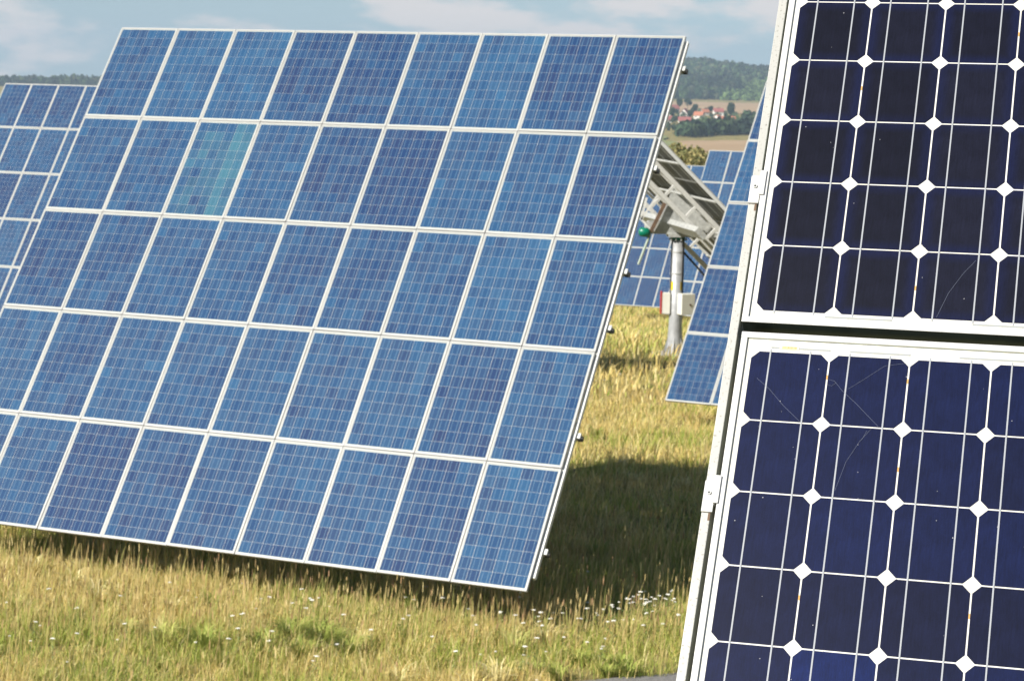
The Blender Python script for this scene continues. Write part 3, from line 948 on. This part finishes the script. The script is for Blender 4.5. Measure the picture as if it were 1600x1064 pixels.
TUFT += [(1.5 + _q.gauss(0, .8), 24.1 + _q.gauss(0, .25), 110, _q.uniform(.15, .24), 0) for _ in range(10)]
for _ in range(190):
    _y = _q.uniform(22.3, 44)
    TUFT.append((_q.uniform(-.28, .28) * _y, _y, 75, _q.uniform(.18, .36), _q.choice((0, 1, 1, 2, 2))))
blades_object('meadow_grass', [
    tussocks(TUFT, 77),
    build_blades(225000, 20.5, 31, 0.155, 0.0070, 1),
    build_blades(130000, 31, 48, 0.165, 0.012, 2),
    build_blades(100000, 48, 120, 0.22, 0.034, 3)], 'dry straw and green meadow grass between the panel arrays')

# flowering stalks with brownish seed heads standing above the grass
def seed_stalks(N, ylo, yhi, seed):
    r = np.random.default_rng(seed)
    y = np.sqrt(ylo ** 2 + (yhi ** 2 - ylo ** 2) * r.random(N) ** 1.35)
    x = (r.random(N) * 2 - 1) * (0.29 * y + 1)
    k = ~on_path(x, y); x, y = x[k], y[k]; n = len(x)
    z = ground(x, y)
    hh = 0.22 + 0.34 * r.random(n) ** 1.2
    la = r.random(n) * 6.283; le = hh * 0.3 * r.random(n)
    tx, ty = x + np.cos(la) * le + .04, y + np.sin(la) * le
    w = 0.0045 + 0.00008 * y
    S = np.empty((n, 5, 3), np.float32)
    S[:, 0] = np.stack([x - w / 2, y, z], 1); S[:, 1] = np.stack([x + w / 2, y, z], 1)
    mx, my, mz = x * .4 + tx * .6, y * .4 + ty * .6, z + hh * .7
    S[:, 2] = np.stack([mx + w / 2, my, mz], 1); S[:, 3] = np.stack([mx - w / 2, my, mz], 1)
    S[:, 4] = np.stack([tx, ty, z + hh], 1)
    sc = np.array([[.66, .52, .22], [.56, .43, .17], [.42, .42, .13]])[r.integers(0, 3, n)]
    Hd = np.empty((n, 5, 3), np.float32)
    hw = 0.003 + 0.0055 * r.random(n) ** 1.5; hl = 0.05 + 0.09 * r.random(n)
    ca, sa = np.cos(la * 3), np.sin(la * 3)
    ux, uy = (tx - mx) / hh, (ty - my) / hh
    for q, (a, b) in enumerate(((-.4, 0), (.4, 0), (.5, .6), (-.5, .6), (0, 1))):
        Hd[:, q] = np.stack([tx + ca * hw * a * 2 + ux * hl * b, ty + sa * hw * a * 2 + uy * hl * b, z + hh - .02 + hl * b], 1)
    hc = np.array([[.58, .44, .19], [.64, .52, .25], [.46, .32, .15], [.36, .22, .12]])[r.integers(0, 4, n)]
    return [(S, sc), (Hd, hc)]
blades_object('seed_stalks', seed_stalks(8000, 21.0, 62.0, 21) + seed_stalks(5200, 25.0, 30.5, 22), 'thin dry grass stalks with brownish seed heads')

# white umbel flowers
def flowers():
    r = random.Random(9)
    st = MB(); st.tube([(0, 0, 0), (0.01, 0.005, 0.2), (0.0, 0.015, 0.36)], [0.004, 0.003, 0.0025], 5)
    lf = MB()
    for k in range(4):
        a = k * 1.7; z = 0.08 + 0.05 * k
        lf.add([(0, 0, z), (math.cos(a) * .05 - math.sin(a) * .012, math.sin(a) * .05 + math.cos(a) * .012, z + .03), (math.cos(a) * .10, math.sin(a) * .10, z + .02), (math.cos(a) * .05 + math.sin(a) * .012, math.sin(a) * .05 - math.cos(a) * .012, z + .03)], [(0, 1, 2, 3)])
    hd = MB()
    for k in range(11):
        a = k * 2.4; q = 0.0085 * math.sqrt(k + .2)
        cx, cy, cz = q * math.cos(a), 0.015 + q * math.sin(a), 0.366 - q * q * 6
        ring = [(cx + 0.0085 * math.cos(t), cy + 0.0085 * math.sin(t), cz) for t in (i * math.pi / 3 for i in range(6))]
        hd.add(ring + [(cx, cy, cz + 0.006), (cx, cy, cz - .006)], [(i, (i + 1) % 6, 6) for i in range(6)] + [((i + 1) % 6, i, 7) for i in range(6)])
    ME_ST = st.mesh('flower_stem', mat('flower_stem_green', (0.17, 0.19, 0.06), 0.8), True)
    ME_LF = lf.mesh('flower_leaf', mat('flower_leaf_green', (0.12, 0.17, 0.045), 0.8))
    ME_HD = hd.mesh('flower_head', mat('white_petals', (0.80, 0.78, 0.70), 0.7))
    spots = []
    for k in range(62):                       # band along the shadow edge
        t = r.random()
        spots.append((0, 0.3 + 2.3 * t + r.gauss(0, .25), 25.75 + 1.5 * t - abs(r.gauss(0, .55))))
    for k in range(34):
        y = r.uniform(23.6, 28.2); spots.append((1, r.uniform(-.02, .08) * y + r.gauss(0, .5), y))
    for cx, cy in ((-3.9, 26.6), (-3.2, 25.2), (-2.7, 25.9), (-5.0, 25.4), (-1.2, 25.0), (-2.6, 24.2), (-4.5, 24.1), (-0.6, 26.2)):
        for k in range(r.randint(3, 6)):
            spots.append((2, cx + r.gauss(0, .45), cy + r.gauss(0, .35)))
    for k in range(22):
        spots.append((3, r.uniform(-5.8, 0.6), r.uniform(22.6, 26.5)))
    for k in range(9):
        spots.append((4, r.uniform(1.4, 2.6), r.uniform(50.5, 53.5)))
    kinds = (('white umbel flower in the thick band along the shadow edge of the large array', 'white flowers along the shadow edge'),
             ('white umbel flower scattered between the large array and the asphalt path', 'white flowers towards the path'),
             ('white umbel flower in a loose cluster on the dry grass below the large array', 'white flowers in loose clusters'),
             ('lone white umbel flower on open dry grass in front of the large array', 'single white flowers in the dry grass'),
             ('small white flower at the edge of the far shadow before the galvanised mast', 'white flowers before the mast'))
    for q, x, y in spots:
        if bool(on_path(np.array([x]), np.array([y]))[0]):
            continue
        o = empty('white_flower', (x, y, gz(x, y)))
        s_ = r.uniform(0.45, 1.0)
        o.scale = (s_, s_, max(s_, 0.75) * r.uniform(0.85, 1.15)); o.rotation_euler = (r.gauss(0, .08), r.gauss(0, .08), r.uniform(0, 6.28))
        tag(o, kinds[q][0], 'flower', kinds[q][1])
        link('stem', ME_ST, o); link('leaves', ME_LF, o)['kind'] = 'stuff'; link('flower_head', ME_HD, o)
flowers()

# ------------------------------------------------------------------ hedge shrubs beyond the arrays
def leaf_cloud(N, rx, ry, rz, size, seed, cols, lumps=9):
    r = np.random.default_rng(seed)
    cen = r.normal(0, 1, (lumps, 3)); cen /= np.linalg.norm(cen, axis=1)[:, None]
    cen *= r.random((lumps, 1)) ** .5 * .62
    rad = .28 + .26 * r.random(lumps)
    k = r.integers(0, lumps, N)
    d = r.normal(0, 1, (N, 3)); d /= np.linalg.norm(d, axis=1)[:, None]
    P = (cen[k] + d * (rad[k] * (0.45 + 0.55 * r.random(N) ** .4))[:, None]) * np.array([rx, ry, rz])
    a = r.normal(0, 1, (N, 3)); a /= np.linalg.norm(a, axis=1)[:, None]
    b = np.cross(a, r.normal(0, 1, (N, 3))); b /= np.linalg.norm(b, axis=1)[:, None]
    s = size * (.6 + .8 * r.random((N, 1)))
    V = np.stack([P - a * s, P + b * s * .55, P + a * s, P - b * s * .55], 1).reshape(-1, 3)
    me = bpy.data.meshes.new('leaf_cloud')
    me.from_pydata(V.tolist(), [], (np.arange(N * 4).reshape(-1, 4)).tolist())
    c = np.asarray(cols)[r.integers(0, len(cols), N)] * (.8 + .4 * r.random((N, 1)))
    add_tint(me, np.concatenate([c, np.ones((N, 1))], 1))
    me.materials.append(M_LEAF)
    return me

M_BARK = mat('bark', (0.10, 0.075, 0.05), 0.9, noise=0.4, nscale=3)
def trunk_mesh(h, r0, seed):
    r = random.Random(seed); mb = MB()
    mb.tube([(0, 0, -0.4), (0.05 * h * r.uniform(-1, 1), 0, h * .4), (0.05 * h * r.uniform(-1, 1), 0.03 * h, h)], [r0, r0 * .75, r0 * .3], 8)
    for k in range(5):
        a = k * 1.26 + r.random(); z = h * r.uniform(.35, .7)
        mb.tube([(0, 0, z), (math.cos(a) * h * .22, math.sin(a) * h * .22, z + h * .22)], [r0 * .4, r0 * .12], 6)
    return mb.mesh('trunk', M_BARK, True)

OLIVE = [(.29, .26, .10), (.22, .215, .085), (.36, .30, .13), (.17, .18, .075)]
shr = [(leaf_cloud(4200, 3.2, 2.6, 3.4, 0.16, 40 + k, OLIVE), trunk_mesh(5.0, .16, k)) for k in range(3)]
lab = ['rounded olive shrub in the hedge behind the far arrays', 'tall olive shrub in the hedge behind the far arrays',
       'dense olive shrub with yellowish leaves in the hedge behind the far arrays']
for k, (px, dist, topz, sc) in enumerate(((.052, 150, .8, 1.0), (.0705, 152, 1.15, .95), (.0755, 147, .8, .8), (.0815, 151, .55, .9), (.0868, 149, .75, .6), (.0985, 156, .0, .75),
                                          (.1045, 150, .65, .6), (.120, 153, .5, 1.0), (.034, 152, .6, 1.0), (.016, 149, .4, 1.05), (.136, 150, .5, 1.0))):
    x = px * dist; g_ = gz(x, dist)
    o = empty('hedge_shrub', (x, dist, g_))
    o.rotation_euler.z = k * 1.3
    tag(o, lab[k % 3], 'shrub', 'hedge shrubs beyond the arrays')
    me, tr = shr[k % 3]
    hgt = topz + 1.2 - g_
    link('trunk', tr, o)
    link('crown', me, o, T(0, 0, hgt - 3.0 * sc) @ Matrix.Diagonal((sc, sc, sc * 1.05, 1)))
    link('foliage_skirt', me, o, T(0.4, 0, 2.6) @ Matrix.Rotation(2.0, 4, 'Z') @ Matrix.Diagonal((sc, sc, .9, 1)))

# ------------------------------------------------------------------ far woods, village
def card_tree(seed, n=46):
    """one distant tree: leafy faces spread over a lumpy crown of unit radius"""
    q = np.random.default_rng(seed)
    d = q.normal(0, 1, (n, 3)); d /= np.linalg.norm(d, axis=1)[:, None]
    d[:, 2] = np.abs(d[:, 2]) * 1.25 - 0.35
    P = d * (.62 + .38 * q.random((n, 1)))
    a = q.normal(0, 1, (n, 3)); a -= d * (a * d).sum(1)[:, None] * .7; a /= np.linalg.norm(a, axis=1)[:, None]
    b = np.cross(a, d + q.normal(0, .45, (n, 3))); b /= np.linalg.norm(b, axis=1)[:, None]
    s = .30 * (.7 + .6 * q.random((n, 1)))
    V = np.stack([P - a * s, P + b * s * .8, P + a * s, P - b * s * .8], 1).reshape(-1, 3)
    return V, np.arange(n * 4).reshape(-1, 4)
BLOBS = [card_tree(k) for k in range(8)]
def woods(name, pts, size, seed, cols, label, group=None):
    """many separate tree crowns in one distant mass"""
    r = np.random.default_rng(seed)
    Vs, Fs, Cs, off = [], [], [], 0
    pts = np.array(pts); G = ground(pts[:, 0], pts[:, 1])
    for (x, y), g_ in zip(pts, G):
        V, F = BLOBS[r.integers(0, 8)]
        s = size * (.7 + .6 * r.random()); h = s * (1.0 + .6 * r.random())
        a = r.random() * 6.28; ca, sa = math.cos(a), math.sin(a)
        X = V[:, 0] * ca - V[:, 1] * sa; Yv = V[:, 0] * sa + V[:, 1] * ca
        Vs.append(np.stack([X * s + x, Yv * s + y, V[:, 2] * h + g_ + h * .55], 1))
        Fs.append(F + off); off += len(V)
        c = np.asarray(cols[r.integers(0, len(cols))]) * (.75 + .5 * r.random()) * (1 + .30 * math.sin(x * .021 + y * .006) + .22 * math.sin(x * .047 - y * .011))
        Cs.append(np.append(c, 1.0)[None] * np.append(.85 + .3 * r.random((len(F), 1)), np.ones((len(F), 1)), 1)[:, [0, 0, 0, 1]])
    V = np.concatenate(Vs).astype(np.float32); F = np.concatenate(Fs).astype(np.int32)
    me = bpy.data.meshes.new(name)
    me.vertices.add(len(V)); me.vertices.foreach_set('co', V.reshape(-1))
    me.loops.add(F.size); me.loops.foreach_set('vertex_index', F.reshape(-1))
    me.polygons.add(len(F)); me.polygons.foreach_set('loop_start', np.arange(len(F), dtype=np.int32) * 4)
    me.update(calc_edges=True)
    add_tint(me, np.concatenate(Cs)); me.materials.append(M_FOREST)
    return tag(link(name, me), label, 'woods', kind='stuff')
r = np.random.default_rng(3)
def scatter(ylo, yhi, alo, ahi, sp, test=None):
    P = []
    for y in np.arange(ylo, yhi, sp):
        for x in np.arange(alo * y, ahi * y, sp):
            xx, yy = x + r.uniform(-.45, .45) * sp, y + r.uniform(-.45, .45) * sp
            if test is None or test(xx, yy):
                P.append((xx, yy))
    return P
FOREST = [(.034, .064, .026), (.052, .088, .031), (.026, .050, .024), (.075, .106, .040), (.066, .076, .040)]
young = lambda x, y: x / y > 0.094 + (y - 2750) / 480 * 0.014 + .002 * math.sin(y * .02) and y < 3250
woods('forest', scatter(2745, 3700, -.03, .17, 10.5, lambda x, y: not young(x, y)), 6.2, 5, FOREST, 'dark wooded hillside on the far side of the valley')
woods('young_plantation', scatter(2735, 3250, .085, .20, 9, young), 4.2, 6, [(.12, .18, .06), (.11, .165, .055), (.13, .19, .065)], 'paler green young plantation on the lower wooded hillside')
woods('forest', scatter(2950, 3160, -.32, -.02, 11), 6.4, 7, FOREST, 'dark wooded skyline behind the arrays on the valley rim')
GROVE = [(.045, .075, .038), (.06, .09, .04), (.036, .06, .034)]
grove = lambda x, y: 0 < y - (1335 + (x / y - .074) / .034 * 100 + 10 * math.sin(x * .11)) < 62 + 150 * max(0, min(1, (x / y - .0990) / .004)) and x > .0735 * y
woods('wooded_strip', scatter(1320, 1640, .0735, .109, 6, grove), 4.4, 8, GROVE, 'dense dark trees below the village houses')
woods('village_greenery', scatter(1420, 1960, .064, .104, 15, lambda x, y: r.random() < .5), 2.2, 9, GROVE, 'garden shrubs and trees among the village houses')

M_WALL = mat('white_render', (0.74, 0.71, 0.66), 0.9)
M_ROOF_R = mat('red_tiles', (0.30, 0.10, 0.085), 0.9)
M_ROOF_O = mat('orange_tiles', (0.40, 0.155, 0.085), 0.9)
M_PANE = mat('window_glass', (0.05, 0.06, 0.07), 0.2)
def house(x, y, L, D, Hw, Hr, rot, roof, label):
    o = empty('village_house', (x, y, gz(x, y) - 0.3)); o.rotation_euler.z = rot; o.scale = (.86, .86, .86)
    tag(o, label, 'house', 'village houses')
    mb = MB()
    l, d = L / 2, D / 2
    vs = [(-l, -d, 0), (l, -d, 0), (l, d, 0), (-l, d, 0), (-l, -d, Hw), (l, -d, Hw), (l, d, Hw), (-l, d, Hw), (-l, 0, Hw + Hr), (l, 0, Hw + Hr)]
    mb.add(vs, [(0, 1, 5, 4), (2, 3, 7, 6), (1, 2, 6, 9, 5), (3, 0, 4, 8, 7)])
    link('wall', mb.mesh('wall', M_WALL), o)
    mb = MB(); e, t = 0.5, 0.3
    k = Hr / d
    for s in (-1, 1):
        vs = [(-l - e, s * (d + e), Hw - e * k + .05), (l + e, s * (d + e), Hw - e * k + .05), (l + e, 0, Hw + Hr + .05), (-l - e, 0, Hw + Hr + .05)]
        vs += [(a, b, c + t) for a, b, c in vs]
        mb.add(vs, [(0, 1, 2, 3), (7, 6, 5, 4), (0, 4, 5, 1), (1, 5, 6, 2), (3, 7, 4, 0)])
    rf = link('roof', mb.mesh('roof', roof), o)
    mb = MB(); mb.box(l * .3, l * .3 + .7, -.35, .35, Hw + Hr * .6, Hw + Hr + .9)
    link('chimney', mb.mesh('chimney', M_ROOF_R), rf)
    wm = MB(); wm.box(-.55, .55, -.04, .04, 0, 1.3); ME_W = wm.mesh('window', M_PANE)
    nw = max(2, int(L / 3.5))
    for i in range(nw):
        link('window', ME_W, o, T(-l + (i + .5) * L / nw, -d - .03, Hw * .45))
for a in ((135, 1927, 10, 8, 4.6, 3.4, .5, M_ROOF_R, 'white house with red roof at the upper end of the village'),
          (124.5, 1806, 6, 6, 4.2, 2.6, -.4, M_ROOF_R, 'small white house with red roof below the upper village house'),
          (134.8, 1790, 8, 7, 4.2, 4.0, 1.2, M_ROOF_R, 'white gabled house with a tall steep red roof in the village'),
          (124.3, 1651, 10.5, 8, 2.0, 3.0, .05, M_ROOF_R, 'long low house with a broad red roof above the dark trees'),
          (141.8, 1735, 8, 7, 4.2, 3.0, -.35, M_ROOF_O, 'white house with an orange roof in the middle of the village'),
          (157.4, 1868, 7, 6, 3.6, 2.6, .35, M_ROOF_O, 'white house with a small orange roof up the slope'),
          (166.0, 1838, 9, 8, 5.0, 3.0, .1, M_ROOF_R, 'tall white house with dark red roof under the tan field'),
          (152.8, 1696, 4, 4.5, 4.4, 1.6, .8, M_ROOF_O, 'narrow white cottage between the tall house and the long orange roof'),
          (157.2, 1645, 13, 9, 3.0, 3.6, -.1, M_ROOF_O, 'long barn with a broad orange roof at the edge of the dark trees'),
          (110.2, 1642, 9, 7, 3.0, 3.0, .2, M_ROOF_R, 'red roofed house at the meadow end of the village')):
    house(*a)
vt = [leaf_cloud(700, 4.2, 4.2, 5.2, 0.75, 60 + k, GROVE) for k in range(2)]
vtr = trunk_mesh(6.5, .3, 8)
for k, (x, y, s_) in enumerate(((147, 2019, 1.0), (158.5, 2071, 1.0), (173.8, 1809, 1.1), (152, 1902, .8), (162.6, 1872, .7), (171, 1780, .9), (118, 1700, .9), (146, 1850, .6), (132, 1700, .7))):
    o = empty('village_tree', (x, y, gz(x, y))); o.rotation_euler.z = k
    o.scale = (s_, s_, s_)
    tag(o, 'dark green tree standing among the village houses', 'tree', 'trees among the village houses')
    link('trunk', vtr, o); link('crown', vt[k % 2], o, T(0, 0, 7.5))

# ------------------------------------------------------------------ haze
def haze():
    mb = MB(); mb.box(-2600, 2600, -300, 5200, -140, 75)
    m = bpy.data.materials.new('haze'); m.use_nodes = True
    n, l = m.node_tree.nodes, m.node_tree.links
    n.clear()
    out = n.new('ShaderNodeOutputMaterial'); v = n.new('ShaderNodeVolumePrincipled')
    v.inputs['Color'].default_value = (0.68, 0.84, 1.0, 1)
    v.inputs['Density'].default_value = 0.000155
    v.inputs['Anisotropy'].default_value = 0.2
    l.new(v.outputs[0], out.inputs['Volume'])
    o = link('haze', mb.mesh('haze', m))
    tag(o, 'thin summer haze lying over the valley', kind='stuff')
haze()
